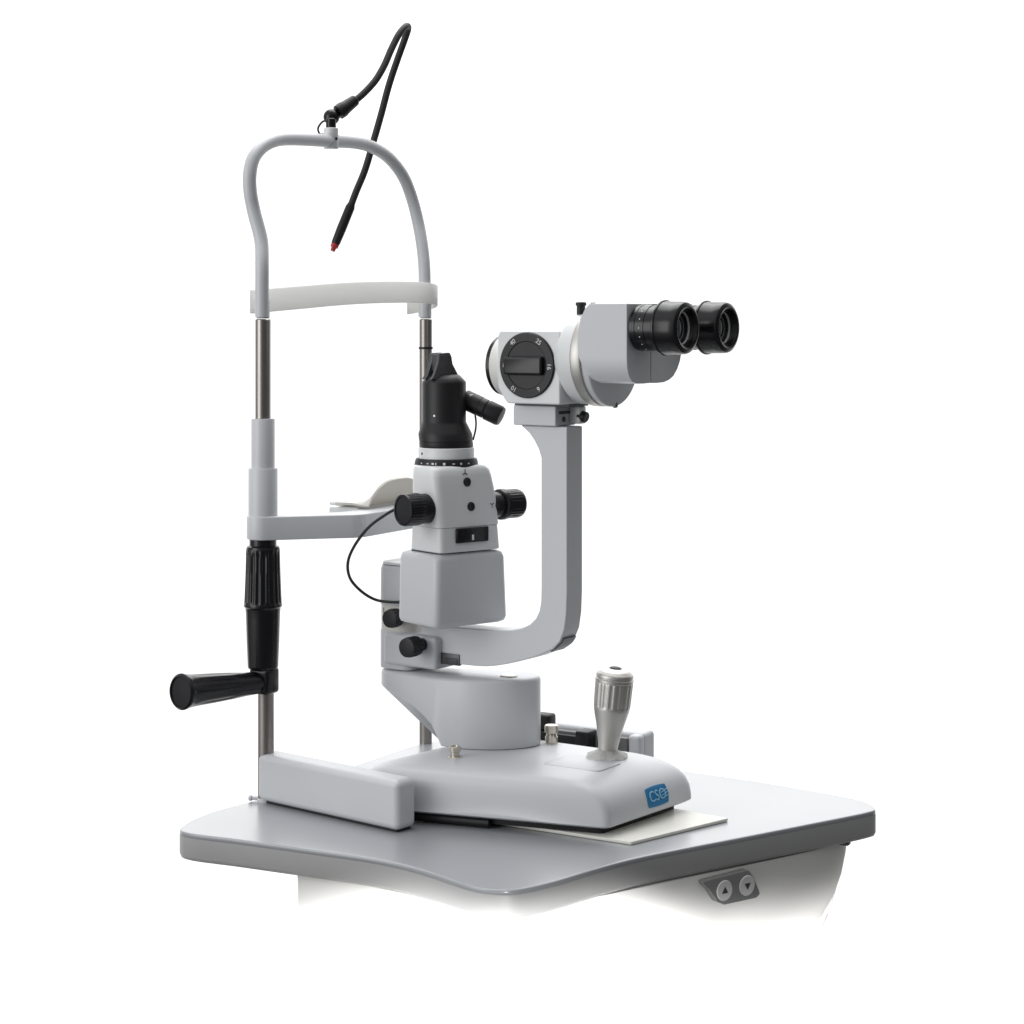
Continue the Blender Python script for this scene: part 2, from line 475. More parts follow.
# ================================================================== FIXATION LAMP
D0 = 2.045
sx, sy = -.0165, W.at(331, 141, x=-.0165).y
zs = W.at(331, 141, x=-.0165).z
fix = empty('fixation_lamp', (sx, sy, zs), label='flexible black gooseneck fixation light with red tip clipped to the top of the arch', cat='light')
bm = bmesh.new(); lathe(bm, [(0, -.008), (.0072, -.008), (.0076, -.0072), (.0076, .0125), (.0071, .0132), (0, .0132)], (sx, sy, zs), n=40)
sk = obj('socket', bm, GREYW, fix)
bm = bmesh.new(); lathe(bm, cyl_prof(.0016, 0, .0012, .0003), Vector((sx, sy, zs + .002)) + (RV * .75 - FV * .66).normalized() * .0074, RV * .75 - FV * .66, n=16)
obj('set_screw', bm, BLACKM, sk)
bm = bmesh.new(); lathe(bm, cyl_prof(.0052, .0125, .023), (sx, sy, zs), n=32)
b2 = bmesh.new(); bmesh.ops.create_uvsphere(b2, u_segments=36, v_segments=20, radius=.0084)
bmesh.ops.translate(b2, vec=W.at_depth(331.5, 117, D0), verts=b2.verts[:]); merge(bm, b2)
obj('ball_joint', bm, BLACK, fix)
# neck cone
a0 = W.at_depth(337, 113.5, D0 + .002); a1 = W.at_depth(356, 99.5, D0 + .012)
dd = a1 - a0; l = dd.length
bm = bmesh.new(); lathe(bm, [(0, 0), (.0078, 0.002), (.0080, l * .3), (.0072, l * .42), (.0058, l * .95), (.0046, l), (0, l)], a0, dd, n=36)
obj('neck_cone', bm, BLACKM, fix)
hp = [(354, 101.5, .011), (363, 94, .016), (375, 81, .024), (384, 66, .032), (391, 50, .040), (398, 36, .047), (403.5, 28.5, .054), (407, 26, .062), (408, 29, .069), (404.5, 40, .075), (398, 58, .078), (389, 85, .080), (381, 115, .08), (373, 143, .078), (365, 170, .074), (356, 192, .070), (350, 208, .066)]
bm = bmesh.new(); tube(bm, spline([W.at_depth(a, b, D0 + c) for a, b, c in hp], 9), .0037, 20)
obj('gooseneck', bm, RUBBER, fix)
a0 = W.at_depth(351.5, 204, D0 + .067); a1 = W.at_depth(334.5, 246, D0 + .058); dd = a1 - a0; l = dd.length
bm = bmesh.new(); lathe(bm, [(0, -.001), (.0036, -.001), (.0050, .004), (.0051, l * .6), (.0046, l * .93), (.0040, l * .97), (0, l * .97)], a0, dd, n=32)
hd = obj('lamp_handle', bm, BLACKM, fix)
bm = bmesh.new(); lathe(bm, [(0, l * .96), (.0042, l * .96), (.0042, l * 1.03), (.0028, l * 1.04), (.0024, l * 1.12), (0, l * 1.125)], a0, dd, n=28)
obj('tip', bm, RED, hd)['label'] = 'red tip'
wp = [(329, 122, -.008), (324, 121, -.006), (320, 124.5, -.004), (318, 129, -.002), (320, 134, -.001), (325, 134, -.006)]
bm = bmesh.new(); tube(bm, spline([W.at_depth(a, b, D0 + c) for a, b, c in wp], 6), .0011, 10)
obj('lamp_wire', bm, RUBBER, fix)

# ================================================================== SLIT LAMP
lamp = empty('slit_lamp', (.25, .09, .003), label='white and grey slit lamp microscope on a wedge base with black eyepieces and silver joystick', cat='slit lamp')
# ---- base
BP = [(.112, -.0135), (.352, .026), (.3760, .1650), (.150, .182)]
lev = [(.003, .0105), (0, .0125), (0, .017), (.0012, .0255), (.0045, .033), (.0095, .0385), (.0165, .0432), (.0245, .0468), (.033, .0490), (.042, .0500), (.052, .0503)]
SIDE_IN = [.003, 0, 0, .0003, .0008, .0015, .0030, .0060, .0100, .0150, .0210]      # crisp shoulder along the sides, long slope at the examiner end
def inset_quad(q, ins):
    q = [Vector(p) for p in q]; L_ = []
    for i in range(4):
        a, b = q[i], q[(i + 1) % 4]; d = (b - a).normalized(); L_.append((a + Vector((-d.y, d.x)) * ins[i], d))
    out = []
    for i in range(4):
        (p, d), (r, e) = L_[i - 1], L_[i]; den = d.x * e.y - d.y * e.x; t = ((r.x - p.x) * e.y - (r.y - p.y) * e.x) / den; out.append(p + d * t)
    return out
rings = []
for (i_, z), si in zip(lev, SIDE_IN):
    q = inset_quad(BP, [si, i_, si, si])
    rings.append([Vector((p.x, p.y, z)) for p in round_poly(q, [.012 + i_ * .1, .010 + i_ * .45, .012 + i_ * .45, .020], 8)])
base = obj('base', loft(rings), GREY, lamp, ang=50, wn=False)
bu = round_poly(inset_quad(BP, [.012] * 4), .008, 6)
bm = loft([[Vector((p.x, p.y, z)) for p in bu] for z in (.0036, .0106)])
for yy, x0 in ((.0015, .165), (.155, .18)):
    pass
obj('undercarriage', bm, BLACKM, base)
bm = bmesh.new(); lathe(bm, cyl_prof(.0045, 0, .11), (.13, .001, .0052), (1, .14, 0), n=24)
obj('axle', bm, BLACKM, base)
# seat plate on the base top around the joystick
ZB = .0503
bm = extrude_poly(round_poly([(.262, .070), (.322, .068), (.326, .112), (.268, .124)], .008), lambda p: (p[0], p[1], ZB - .001), lambda p: (p[0], p[1], ZB + .0003), .0002, 2)
obj('top_plate', bm, GREY, base)
# emblem on the examiner end
nvec = Vector((math.cos(R_(-9)), math.sin(R_(-9)), 0)); tang = Vector((-nvec.y, nvec.x, 0))
slope = Vector((0, 0, 1)) - nvec * .30
ec = W.at(654.5, 796.5, x=.3632)
# find the base surface along the camera-independent normal: the end face leans back between z .017 and .036
def end_pt(t, h):
    z = .0255 + h; lv = [(a, b) for a, b in lev if b > .012]
    for (i0, z0), (i1, z1) in zip(lv, lv[1:]):
        if z0 <= z <= z1: ins = i0 + (i1 - i0) * (z - z0) / (z1 - z0); break
    q = Vector((.352, .026, 0)).lerp(Vector((.3760, .1650, 0)), t)
    return Vector((q.x, q.y, z)) - Vector((.987, -.161, 0)) * ins
EW = .1411
def emb_fn(u, v, off): return end_pt(EC[0] + u / EW, EC[1] + v) + Vector((.987, -.161, .25)) * off
EC = (.560, .0000)
def grid_patch(hw, hh, off0, off1, sag=.08, n=14):
    b = bmesh.new(); rows = []
    for j in range(n + 1):
        for_row = []
        v = -1 + 2 * j / n
        for i in range(n + 1):
            u = -1 + 2 * i / n
            bx = (1 - sag * v * v); by = (1 - sag * 1.2 * u * u)
            for_row.append((u * hw * bx, v * hh * by))
        rows.append(for_row)
    A = [[b.verts.new(emb_fn(u, v, off1)) for u, v in r] for r in rows]
    B = [[b.verts.new(emb_fn(u, v, off0)) for u, v in r] for r in rows]
    for j in range(n):
        for i in range(n): b.faces.new((A[j][i], A[j][i + 1], A[j + 1][i + 1], A[j + 1][i]))
    ring = [(0, i) for i in range(n)] + [(j, n) for j in range(n)] + [(n, i) for i in range(n, 0, -1)] + [(j, 0) for j in range(n, 0, -1)]
    for k in range(len(ring)):
        a, c = ring[k], ring[(k + 1) % len(ring)]
        b.faces.new((A[a[0]][a[1]], B[a[0]][a[1]], B[c[0]][c[1]], A[c[0]][c[1]]))
    return b
emb = obj('emblem', grid_patch(.0168, .0088, -.002, .0007), BLUE, base, ang=50)
def emb_text(body, size, u0, v0, sx=1.0, off=.0009, bold=.0):
    b = text_bm(body, size, Matrix.Identity(4), .0001, bold)
    for v in b.verts:
        v.co = emb_fn(u0 + v.co.x * sx, v0 + v.co.y, off + (.0004 if v.co.z > 0 else 0))
    return b
bm = emb_text('CSO', .0132, -.0005, 0.0003, 1.02)
obj('emblem_lettering', bm, PALEBLUE, emb, ang=80)
bm = bmesh.new()
for k in range(3):      # three fine strokes through the last letter
    b = bmesh.new(); bmesh.ops.create_cube(b, size=1)
    for v in b.verts: v.co = emb_fn(.0113 + v.co.x * .011 , -.0022 + .0026 * k + v.co.y * .0007 + v.co.x * .002, .0009 + (v.co.z + .5) * .0005)
    merge(bm, b)
obj('emblem_lines', bm, PALEBLUE, emb, ang=80)

# ---- small hardware on the base
bm = bmesh.new(); q = W.at(455, 757, z=ZB)
lathe(bm, [(0, -.002), (.0068, -.002), (.0068, .0003), (.0062, .0008), (.0044, .0010), (.0044, .005), (.0056, .0056), (.0058, .0095), (.0052, .0102), (.0030, .0102), (.0028, .0095), (0, .0095)], q, n=36)
obj('cap_screw', bm, NICKEL, base)
bm = bmesh.new(); q = W.at(551.5, 743, z=ZB)
lathe(bm, [(0, -.002), (.0062, -.002), (.0062, .006), (.0052, .0075), (.0048, .010), (.0066, .0105), (.0068, .0165), (.0060, .0175), (0, .0178)], q, n=36)
obj('locking_knob', bm, NICKEL, base)
q2 = W.at(548, 726, y=.19)
bm = box(q2.x - .012, q2.x + .006, .180, .197, q2.z - .004, q2.z + .0125, .003)
box(q2.x - .010, q2.x + .004, .176, .190, .04, q2.z - .003, .001, into=bm)
obj('brake_lever', bm, BLACKM, base)

# ---- joystick
JB = W.at(607, 757, z=ZB); JT = W.at_depth(615.5, 669, (JB - CAM).dot(FV) - .002)
jd = JT - JB; jl = jd.length
def jr(py): return jl * (757 - py) / 88.0
prof = [(0, jr(757)), (.0080, jr(757)), (.0086, jr(752)), (.0098, jr(742)), (.0125, jr(727)), (.0152, jr(716)), (.0168, jr(709)), (.0172, jr(704)), (.0174, jr(700)), (.0176, jr(690)), (.0178, jr(683)), (.0176, jr(681.5)),
        (.0180, jr(681)), (.0180, jr(678.5)), (.0172, jr(677.8)), (.0172, jr(676.8)), (.0177, jr(676.2)), (.0171, jr(673.8)), (.0135, jr(670.5)), (.0085, jr(668.6)), (.0062, jr(668.4)), (.0060, jr(669.2)), (0, jr(669.2))]
PP = []
for (a, b), (c, e) in zip(prof, prof[1:]):
    for k in range(4): PP.append((a + (c - a) * k / 4, b + (e - b) * k / 4))
PP.append(prof[-1])
bm = bmesh.new(); lathe(bm, PP, JB, jd, n=160, ribs=(18, .0006, jr(706), jr(682)))
joy = obj('joystick', bm, SILVER, lamp, ang=38)
bm = bmesh.new(); lathe(bm, [(0, jr(669.3)), (.0055, jr(669.3)), (.0052, jr(667.6)), (.004, jr(667)), (0, jr(666.8))], JB, jd, n=28)
obj('trigger_button', bm, BLACKM, joy)
# pleated boot: a shallow star of folds
bm = bmesh.new(); rings = []
for r0, h, am in [(.0195, .0006, .0), (.0185, .0022, .10), (.0150, .0035, .16), (.0115, .0050, .10), (.0090, .0075, .0)]:
    rings.append([JB + Vector((math.cos(2 * PI * i / 96) * r0 * (1 + am * math.cos(8 * 2 * PI * i / 96)), math.sin(2 * PI * i / 96) * r0 * (1 + am * math.cos(8 * 2 * PI * i / 96)), h)) for i in range(96)])
obj('joystick_boot', loft(rings), BAND, joy, ang=50)

# ---- lever arm with post
A0, A1, RA, RB = Vector((.08, .13)), Vector((.180, .124)), .0245, .0475
ax = (A1 - A0); LL = ax.length; ax.normalize(); nx = Vector((-ax.y, ax.x))
ca = (RB - RA) / LL; ang0 = math.acos(-ca)           # tangent hull of the two circles
pl = []
for k in range(25):
    a = ang0 + (2 * PI - 2 * ang0) * k / 24; pl.append(A0 + ax * math.cos(a) * RA + nx * math.sin(a) * RA)
# straight part points
m0 = pl[-1]; e0 = A1 + ax * math.cos(-ang0) * RB + nx * math.sin(-ang0) * RB
for k in range(1, 14): pl.append(m0.lerp(e0, k / 14))
for k in range(37):
    a = -ang0 + 2 * ang0 * k / 36; pl.append(A1 + ax * math.cos(a) * RB + nx * math.sin(a) * RB)
m1 = pl[-1]
for k in range(1, 14): pl.append(m1.lerp(pl[0], k / 14))
f2 = Vector((FV.x, FV.y))
for k_, p_ in enumerate(pl):
    w_ = max(0, min(1, ((p_ - A0).dot(ax) + RA) / (LL + RA))); w_ = w_ * w_ * (3 - 2 * w_); pl[k_] = p_ - f2 * ((p_ - A1).dot(f2) * .38 * w_)
def zbot(p):
    s = (p - A0).dot(ax) + RA
    tab = [(0, .0985), (.020, .0962), (.040, .0905), (.056, .0845), (.068, .0785), (.077, .0720), (.0825, .0660), (.0855, .0590), (.0868, .0508), (1, .0508)]
    for (s0, z0), (s1, z1) in zip(tab, tab[1:]):
        if s <= s1: return z0 + (z1 - z0) * max(0, s - s0) / (s1 - s0)
def ztop(p):
    s = (p - A0).dot(ax); return .1145 + .0022 * max(0, min(1, s / .1))
n_ = len(pl)
rings = []
rings.append([Vector((p.x, p.y, zbot(p) + .0)) for p in inset_poly(pl, [.0012] * n_)])
rings.append([Vector((p.x, p.y, zbot(p) + .0014)) for p in pl])
rings.append([Vector((p.x, p.y, ztop(p) - .0035)) for p in pl])
rings.append([Vector((p.x, p.y, ztop(p) - .0012)) for p in inset_poly(pl, [.0009] * n_)])
rings.append([Vector((p.x, p.y, ztop(p))) for p in inset_poly(pl, [.0030] * n_)])
lever = obj('lever_arm', loft(rings), GREY, lamp, ang=50)
bm = bmesh.new(); lathe(bm, cyl_prof(.0400, .0495, .0520, .0003), (A1.x + .006, A1.y, 0), n=72)
for v in bm.verts:
    k_ = (v.co.xy - A1).dot(f2); v.co.x -= f2.x * k_ * .38; v.co.y -= f2.y * k_ * .38
obj('post_seal', bm, BLACKM, lever)
bm = bmesh.new(); lathe(bm, cyl_prof(.0085, .115, .1182), (A1.x + .018, A1.y + .002, 0), n=36)
obj('pivot_cap', bm, SILVER, lever)

# ---- pivot column
PO = Vector((.08, .13, 0))
def zp(py): return HC - (py - HY) * (PO - CAM).dot(FV) / FPX
sq = round_poly([(-.0215, -.0215), (.0215, -.0215), (.0215, .0215), (-.0215, .0215)], .014, 8)
def ringp(s, z, F=S, ox=0): return [Vector((p.x * s + ox, p.y * s, z)) for p in sq]
bm = loft([ringp(.985, zp(666)), ringp(1, zp(665)), ringp(1, zp(629)), ringp(.985, zp(628.5))])
pil = obj('pivot_column', bm, GREY, lamp, S, ang=40)
bm = loft([ringp(.97, zp(629)), ringp(.97, zp(603))])
sc = obj('angle_scale', bm, CREAM, pil, S, ang=40)
bm = bmesh.new()
for k in range(7):
    box(-.0209 - .0002, -.0206, -.010 + k * .0032, -.0095 + k * .0032, zp(618), zp(608), 0, into=bm)
    box(-.012 + k * .0034, -.0115 + k * .0034, -.0211, -.0208, zp(618), zp(606 if k % 3 == 0 else 610), 0, into=bm)
obj('scale_marks', bm, GREYINK, sc, S)
bm = loft([ringp(.99, zp(603)), ringp(1, zp(602)), ringp(.985, zp(568)), ringp(.94, zp(564.5)), ringp(.93, zp(564))])
obj('column_cap', bm, GREY, pil, S, ang=40)
bm = loft([ringp(.86, zp(564.3)), ringp(.86, zp(563.2))]); obj('cap_seam', bm, DARKM, pil, S)
bm = loft([ringp(.92, zp(563.2)), ringp(.92, zp(561.5)), ringp(.88, zp(560.6))]); obj('cap_disc', bm, GREYW, pil, S, ang=40)
# lower knuckle carrying the arm and two clamping knobs
kn = S.at(436, 645, y=-.024)
bm = box(-.010, kn.x, -.0245, .020, zp(661.5), zp(629.5), .004, 4)
knuckle = obj('knuckle', bm, GREY, pil, S, wn=True)
def knob(px, py, y0, y1, r, parent, name='clamp_knob', ribs=14, mat=None):
    c = S.at(px, py, y=y1)
    b = bmesh.new(); hh = abs(y1 - y0)
    PPP = [(0, 0), (r * .62, 0), (r * .66, hh * .35), (r * .95, hh * .42), (r, hh * .5), (r, hh * .62), (r, hh * .75), (r, hh * .88), (r * .93, hh * .98), (r * .7, hh), (0, hh)]
    lathe(b, PPP, (c.x, y0, c.z), (0, -1, 0), 112, ribs=(ribs, r * .09, hh * .49, hh * .89))
    return obj(name, b, mat or BLACKM, parent, S)
knob(406, 648, -.022, -.050, .0098, knuckle)
knob(389, 619, -.018, -.040, .0092, pil)
ra, rb = S.at(438, 652, y=-.015), S.at(460, 666, y=-.015)

# ---- microscope arm
inner = [(.1716, .330), (.1716, .21), (.1712, .196), (.1695, .187), (.1655, .1795), (.1590, .1735), (.150, .1690), (.138, .1660), (.1246, .1645), (.10, .1633), (.03, .1625)]
outer = [(.030, .1275), (.075, .1275), (.095, .1278), (.107, .1286), (.118, .1302), (.130, .1328), (.141, .1357), (.150, .1384), (.1616, .1420), (.1716, .1462), (.184, .1520), (.1925, .1600), (.1975, .1710), (.1999, .186), (.2007, .205), (.2007, .330)]
topf = [(.2007, .3600), (.1480, .3600), (.1520, .3575), (.1580, .3530), (.1635, .3465), (.1685, .3385)]
poly = [Vector(p) for p in inner + outer + topf]
bm = extrude_poly(poly, lambda p: (p.x, -.015, p.y), lambda p: (p.x, .0115, p.y), .0014, 3, 45)
marm = obj('microscope_arm', bm, GREY, lamp, S, ang=26, wn=True)
# dark inlay under the bend
pts = [(.193, .158), (.1975, .1680), (.2003, .180)]
bm = bmesh.new(); rings = []
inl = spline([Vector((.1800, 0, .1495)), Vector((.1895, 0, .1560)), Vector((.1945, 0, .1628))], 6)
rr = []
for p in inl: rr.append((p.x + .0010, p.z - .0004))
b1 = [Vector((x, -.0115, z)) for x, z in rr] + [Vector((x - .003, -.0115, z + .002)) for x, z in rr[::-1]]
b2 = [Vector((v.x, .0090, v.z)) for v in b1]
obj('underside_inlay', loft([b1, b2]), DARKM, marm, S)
bm = box(ra.x, rb.x, -.0162, -.012, rb.z, ra.z, .0006, 2)
slot = obj('slot', bm, DARKM, marm, S)
bm = box(ra.x + .010, rb.x - .002, -.0168, -.014, rb.z + .001, ra.z - .004, .0004, 2)
obj('slot_catch', bm, GREYINK, slot, S)

# ---- bracket
bm = box(.1430, .1910, -.0195, .0150, .3604, .3790, .0012)
brk = obj('bracket', bm, GREY, lamp, S, wn=True)
obj('bracket_seam', box(.1440, .2050, -.0185, .015, .3788, .3812, 0), GREYINK, brk, S)
bm = bmesh.new(); lathe(bm, cyl_prof(.0026, 0, .0008, .0002), (.1909, -.006, .3665), (1, 0, 0), 20); box(.1907, .1917, -.014, .010, .3715, .3740, .0003, 2, into=bm)
obj('socket_screw', bm, GREYINK, brk, S)
bm = box(.1911, .2030, .0035, .0145, .362, .3785, .0015); obj('bracket_lug', bm, GREYW, brk, S)
bm = bmesh.new(); lathe(bm, cyl_prof(.0052, 0, .009), (.1985, .0085, .3700), (1, .0, -.25), 28); obj('lock_knob', bm, BLACKM, brk, S)

# ---- magnification changer
prof_ = round_poly([(.1385, .4490), (.1360, .4440), (.1360, .3960), (.1465, .3813), (.206, .3813), (.206, .4490)], [.003, .004, .010, .006, .002, .002], 6)
bm = extrude_poly(prof_, lambda p: (p.x, -.035, p.y), lambda p: (p.x, .035, p.y), .0025, 3, 30)
mag = obj('magnification_changer', bm, GREYW, lamp, S, ang=30, wn=True)
DC = (.1702, .4172)
bm = bmesh.new(); lathe(bm, [(0, -.002), (.0306, -.002), (.0306, .0015), (.0298, .0024), (.0225, .0026), (.0218, .0020), (0, .0020)], (DC[0], -.035, DC[1]), (0, -1, 0), 96)
dial = obj('magnification_dial', bm, BLACKM, mag, S)
bm = extrude_poly(round_poly([(-.0230, -.0095), (.0195, -.0095), (.0195, .0085), (-.0230, .0085)], .003), lambda p: (DC[0] + p.x, -.0365, DC[1] + p.y), lambda p: (DC[0] + p.x, -.0425, DC[1] + p.y * .9), .0016, 3)
obj('dial_grip', bm, BLACK, dial, S)
for body, a, rot in (('40', 125, 35), ('25', 57, -33), ('16', -2, -92), ('6', -57, -147), ('10', -122, 148), ('~', 181, 91)):
    m = Matrix.Translation((DC[0] + .0258 * math.cos(R_(a)), -.0378, DC[1] + .0258 * math.sin(R_(a)))) @ face_matrix((0, 0, 0), (1, 0, 0), (0, 0, 1)) @ Matrix.Rotation(R_(rot), 4, 'Z')
    obj('numeral' if body != '~' else 'index_mark', text_bm(body, .0062, m, .0002), WHITEINK_GLINT, dial, S, ang=80)
# objective
bm = bmesh.new(); lathe(bm, [(0, 0), (.030, 0), (.030, .014), (.0292, .0152), (0, .0152)], (.137, 0, .4160), (-1, 0, 0), 72); objr = obj('objective_collar', bm, BODYW, mag, S)
bm = bmesh.new(); lathe(bm, [(0, .0150), (.0285, .0150), (.0285, .0195), (.0278, .0205), (.0245, .0205), (.0235, .0175), (0, .0175)], (.137, 0, .4160), (-1, 0, 0), 72); orr = obj('objective_rim', bm, BLACK, mag, S)
bm = bmesh.new(); lathe(bm, [(0, .0176), (.0234, .0176), (.0150, .0190), (0, .0196)], (.137, 0, .4160), (-1, 0, 0), 48); obj('lens', bm, GLASS, orr, S)
# conical flange and silver ring
CZ = .4240
bm = bmesh.new(); lathe(bm, [(0, .188), (.0335, .188), (.0345, .1985), (.0385, .2040), (.0425, .2085), (.0430, .2100), (.0430, .2225), (0, .2225)], (0, 0, CZ), (1, 0, 0), 96)
fl = obj('flange', bm, GREYW, lamp, S)
bm = bmesh.new(); lathe(bm, [(0, .2225), (.0440, .2225), (.0455, .2240), (.0458, .2250), (.0458, .2330), (.0454, .2338), (0, .2338)], (0, 0, CZ + .001), (1, 0, 0), 120)
obj('clamp_ring', bm, SILVER, fl, S)
bm = bmesh.new(); lathe(bm, cyl_prof(.0022, 0, .008, .0005), (.2285, -.012, CZ + .044), (0, -.25, 1), 20); obj('ring_screw', bm, NICKEL, fl, S)
bm = bmesh.new(); q = S.at(560, 364.5, y=-.036)
lathe(bm, cyl_prof(.0012, 0, .0006, .0001), S.at(560, 364.5, y=-.0345), (0, -1, 0), 14); obj('grub_screw', bm, GREYINK, fl, S)

# ---- binocular head
bm = bmesh.new(); lathe(bm, [(0, .2340), (.0430, .2340), (.0430, .2360), (.0447, .2370), (.0447, .2415), (.0440, .2425), (0, .2425)], (0, 0, CZ), (1, 0, 0), 96)
bino = obj('binocular_head', bm, GREY, lamp, S)
LE = [(.2530, .4738), (.2480, .4690), (.2432, .4600), (.2405, .4480), (.2400, .4360), (.2418, .4240), (.2455, .4130), (.2500, .4062), (.2550, .4024)]
near = [Vector(p) for p in LE + [(.3015, .4022), (.3015, .4738)]]
def housing(name, yz, parent, x1):
    """box-like prism housing: side outline LE, cut by the section yz (y, z) seen from the examiner"""
    b = extrude_poly([Vector(p) for p in yz], lambda p: (.238, p.x, p.y), lambda p: (x1, p.x, p.y), 0)
    return b
yz_n = [(-.058, .4738), (-.058, .4135), (-.0575, .4100), (-.0530, .4050), (-.0465, .4022), (-.0330, .4022), (-.0290, .4032), (-.0282, .406), (-.0282, .4738)]
def housing_mesh(yz, x1):
    # loft the side outline across y, limiting z to the section's bottom
    yz = [Vector(p) for p in yz]
    ys = sorted(set(round(p.x, 5) for p in yz)); 
    def zlow(y):
        best = 9
        for a, c in zip(yz, yz[1:] + yz[:1]):
            lo, hi = min(a.x, c.x), max(a.x, c.x)
            if lo - 1e-7 <= y <= hi + 1e-7:
                t = 0 if abs(c.x - a.x) < 1e-9 else (y - a.x) / (c.x - a.x); best = min(best, a.y + (c.y - a.y) * t)
                if abs(c.x - a.x) < 1e-9: best = min(best, a.y, c.y)
        return best
    rings = []
    for y in ys:
        zl_ = zlow(y); ring = []
        for p in near: ring.append(Vector((min(p.x, x1) if p.x < .30 else x1, y, max(p.y, zl_ + (p.y - .4022) * .02))))
        rings.append(ring)
    return loft(rings)
yA = [(-.058, .4260), (-.0572, .4170), (-.0540, .4095), (-.0485, .4045), (-.041, .4024), (-.030, .4022), (-.0190, .4024), (-.0176, .404)]
bm = housing_mesh([(-.058, .4738)] + yA + [(-.0176, .4738)], .2925)
bmesh.ops.recalc_face_normals(bm, faces=bm.faces[:]); bevel_all(bm, .0042, 5, 55)
hn = obj('prism_housing', bm, GREY, bino, S, ang=26, wn=True)
yB = [(-.0168, .404), (-.0155, .4024), (-.006, .4022), (.006, .4026), (.015, .4044), (.023, .4078), (.030, .4140), (.035, .4215), (.038, .4310), (.041, .4360), (.048, .4390), (.056, .4440), (.058, .4520)]
bm = housing_mesh([(-.0168, .4738)] + yB + [(.058, .4738)], .2925)
bmesh.ops.recalc_face_normals(bm, faces=bm.faces[:]); bevel_all(bm, .0042, 5, 55)
hf = obj('prism_housing', bm, GREY, bino, S, ang=26, wn=True)
bm = bmesh.new(); q = S.at(581, 306, y=-.012)
lathe(bm, [(0, -.006), (.0040, -.006), (.0040, .004), (.0050, .0045), (.0050, .0068), (.0042, .0076), (0, .0078)], (q.x, -.012, q.z - .004), (0, 0, 1), 28); obj('lock_screw', bm, BLACKM, bino, S)
bm = bmesh.new(); lathe(bm, cyl_prof(.0026, 0, .005), (.2400, .006, CZ - .0410), (.3, -.4, -1), 20); obj('stop_screw', bm, DARKM, bino, S)
ZE = .4522
for ye in (-.0375, .0365):
    bm = bmesh.new()
    lathe(bm, [(0, .2940), (.0202, .2940), (.0203, .2970), (.0209, .2974), (.0209, .2995), (.0205, .3000), (.0205, .3085), (.0200, .3088), (.0200, .3270), (0, .3270)], (0, ye, ZE), (1, 0, 0), 80)
    ep = obj('eyepiece', bm, BLACK, bino, S)
    bm = bmesh.new(); k0 = .3185
    lathe(bm, [(.0185, k0), (.0240, k0), (.0247, k0 + .0007), (.0247, k0 + .0022), (.0238, k0 + .0028), (.0236, k0 + .0034), (.0234, k0 + .0150), (.0232, k0 + .0205), (.0224, k0 + .0225), (.0206, k0 + .0238), (.0190, k0 + .0242), (.0172, k0 + .0236),
               (.0160, k0 + .0200), (.0146, k0 + .0165), (.0140, k0 + .0160), (.0134, k0 + .0150), (.0134, k0 + .010)], (0, ye, ZE), (1, 0, 0), 96)
    ec_ = obj('eyecup', bm, BLACK, ep, S)
    bm = bmesh.new(); lathe(bm, [(.0152, k0 + .0160), (.0150, k0 + .0174), (.0143, k0 + .0176), (.0138, k0 + .0150)], (0, ye, ZE), (1, 0, 0), 64); obj('lens_glint_ring', bm, WHITEINK_GLINT, ep, S)  # white colour stands in for the bright reflection around the lens
    bm = bmesh.new(); lathe(bm, [(.0130, k0 + .0140), (.009, k0 + .0152), (.005, k0 + .0160), (0, k0 + .0163)], (0, ye, ZE), (1, 0, 0), 64); obj('lens', bm, GLASS, ep, S)
    bm = bmesh.new()
    for k in range(16):
        a = 2 * PI * k / 16
        p = Vector((.3045, ye + math.cos(a) * .0203, ZE + math.sin(a) * .0203)); lathe(bm, cyl_prof(.0006, 0, .0004, .0001), p, (0, math.cos(a), math.sin(a)), 10)
    obj('dioptre_marks', bm, WHITEINK_GLINT, ep, S)

# ---- illumination tower
def rect(x0, x1, y0, y1, z, r):
    return [Vector((p.x, p.y, z)) for p in round_poly([(x0, y0), (x1, y0), (x1, y1), (x0, y1)], r, 7)]
bm = loft([rect(-.0295, .0255, -.034, .041, .1705, .006), rect(-.0330, .0290, -.0385, .0445, .1722, .007), rect(-.0340, .0305, -.0400, .0460, .1760, .008), rect(-.0335, .0300, -.0390, .0435, .2330, .008),
           rect(-.0320, .0285, -.0375, .0420, .2375, .008), rect(-.028, .0255, -.0335, .038, .2393, .007)])
lh = obj('lamp_housing', bm, GREY, lamp, T, ang=50)
obj('housing_gap', loft([rect(-.024, .0225, -.032, .033, .2390, .006), rect(-.024, .0225, -.032, .033, .2415, .006)]), GREYINK, lh, T)
bm = loft([rect(-.0210, .0285, -.0330, .0370, .2408, .006), rect(-.0215, .0292, -.0340, .0378, .2416, .006), rect(-.0185, .0292, -.0345, .0355, .2640, .006)])
hb = obj('filter_section', bm, GREYW, lh, T, ang=40)
bm = loft([rect(-.0180, .0296, -.0352, .0372, .2644, .008), rect(-.0160, .0284, -.0368, .0362, .2850, .008), rect(-.0150, .0268, -.0380, .0340, .3020, .009), rect(-.0148, .0258, -.0384, .0325, .3115, .010), rect(-.0150, .0246, -.0380, .0310, .3170, .010), rect(-.0160, .0222, -.0366, .0280, .3203, .010), rect(-.018, .0195, -.034, .024, .3212, .009)])
hdm = obj('slit_head', bm, GREYW, lh, T, ang=40)
for px, py in ((467, 482), (471, 506.5)):
    q = T.at(px, py, x=.0264 if py < 495 else .0285); bm = bmesh.new(); lathe(bm, [(0, -.002), (.0043, -.002), (.0043, .0006), (.0036, .0012), (.0018, .0010), (0, .0004)], q, (1, 0, .08), 32); obj('adjustment_screw', bm, BLACKM, hdm, T)
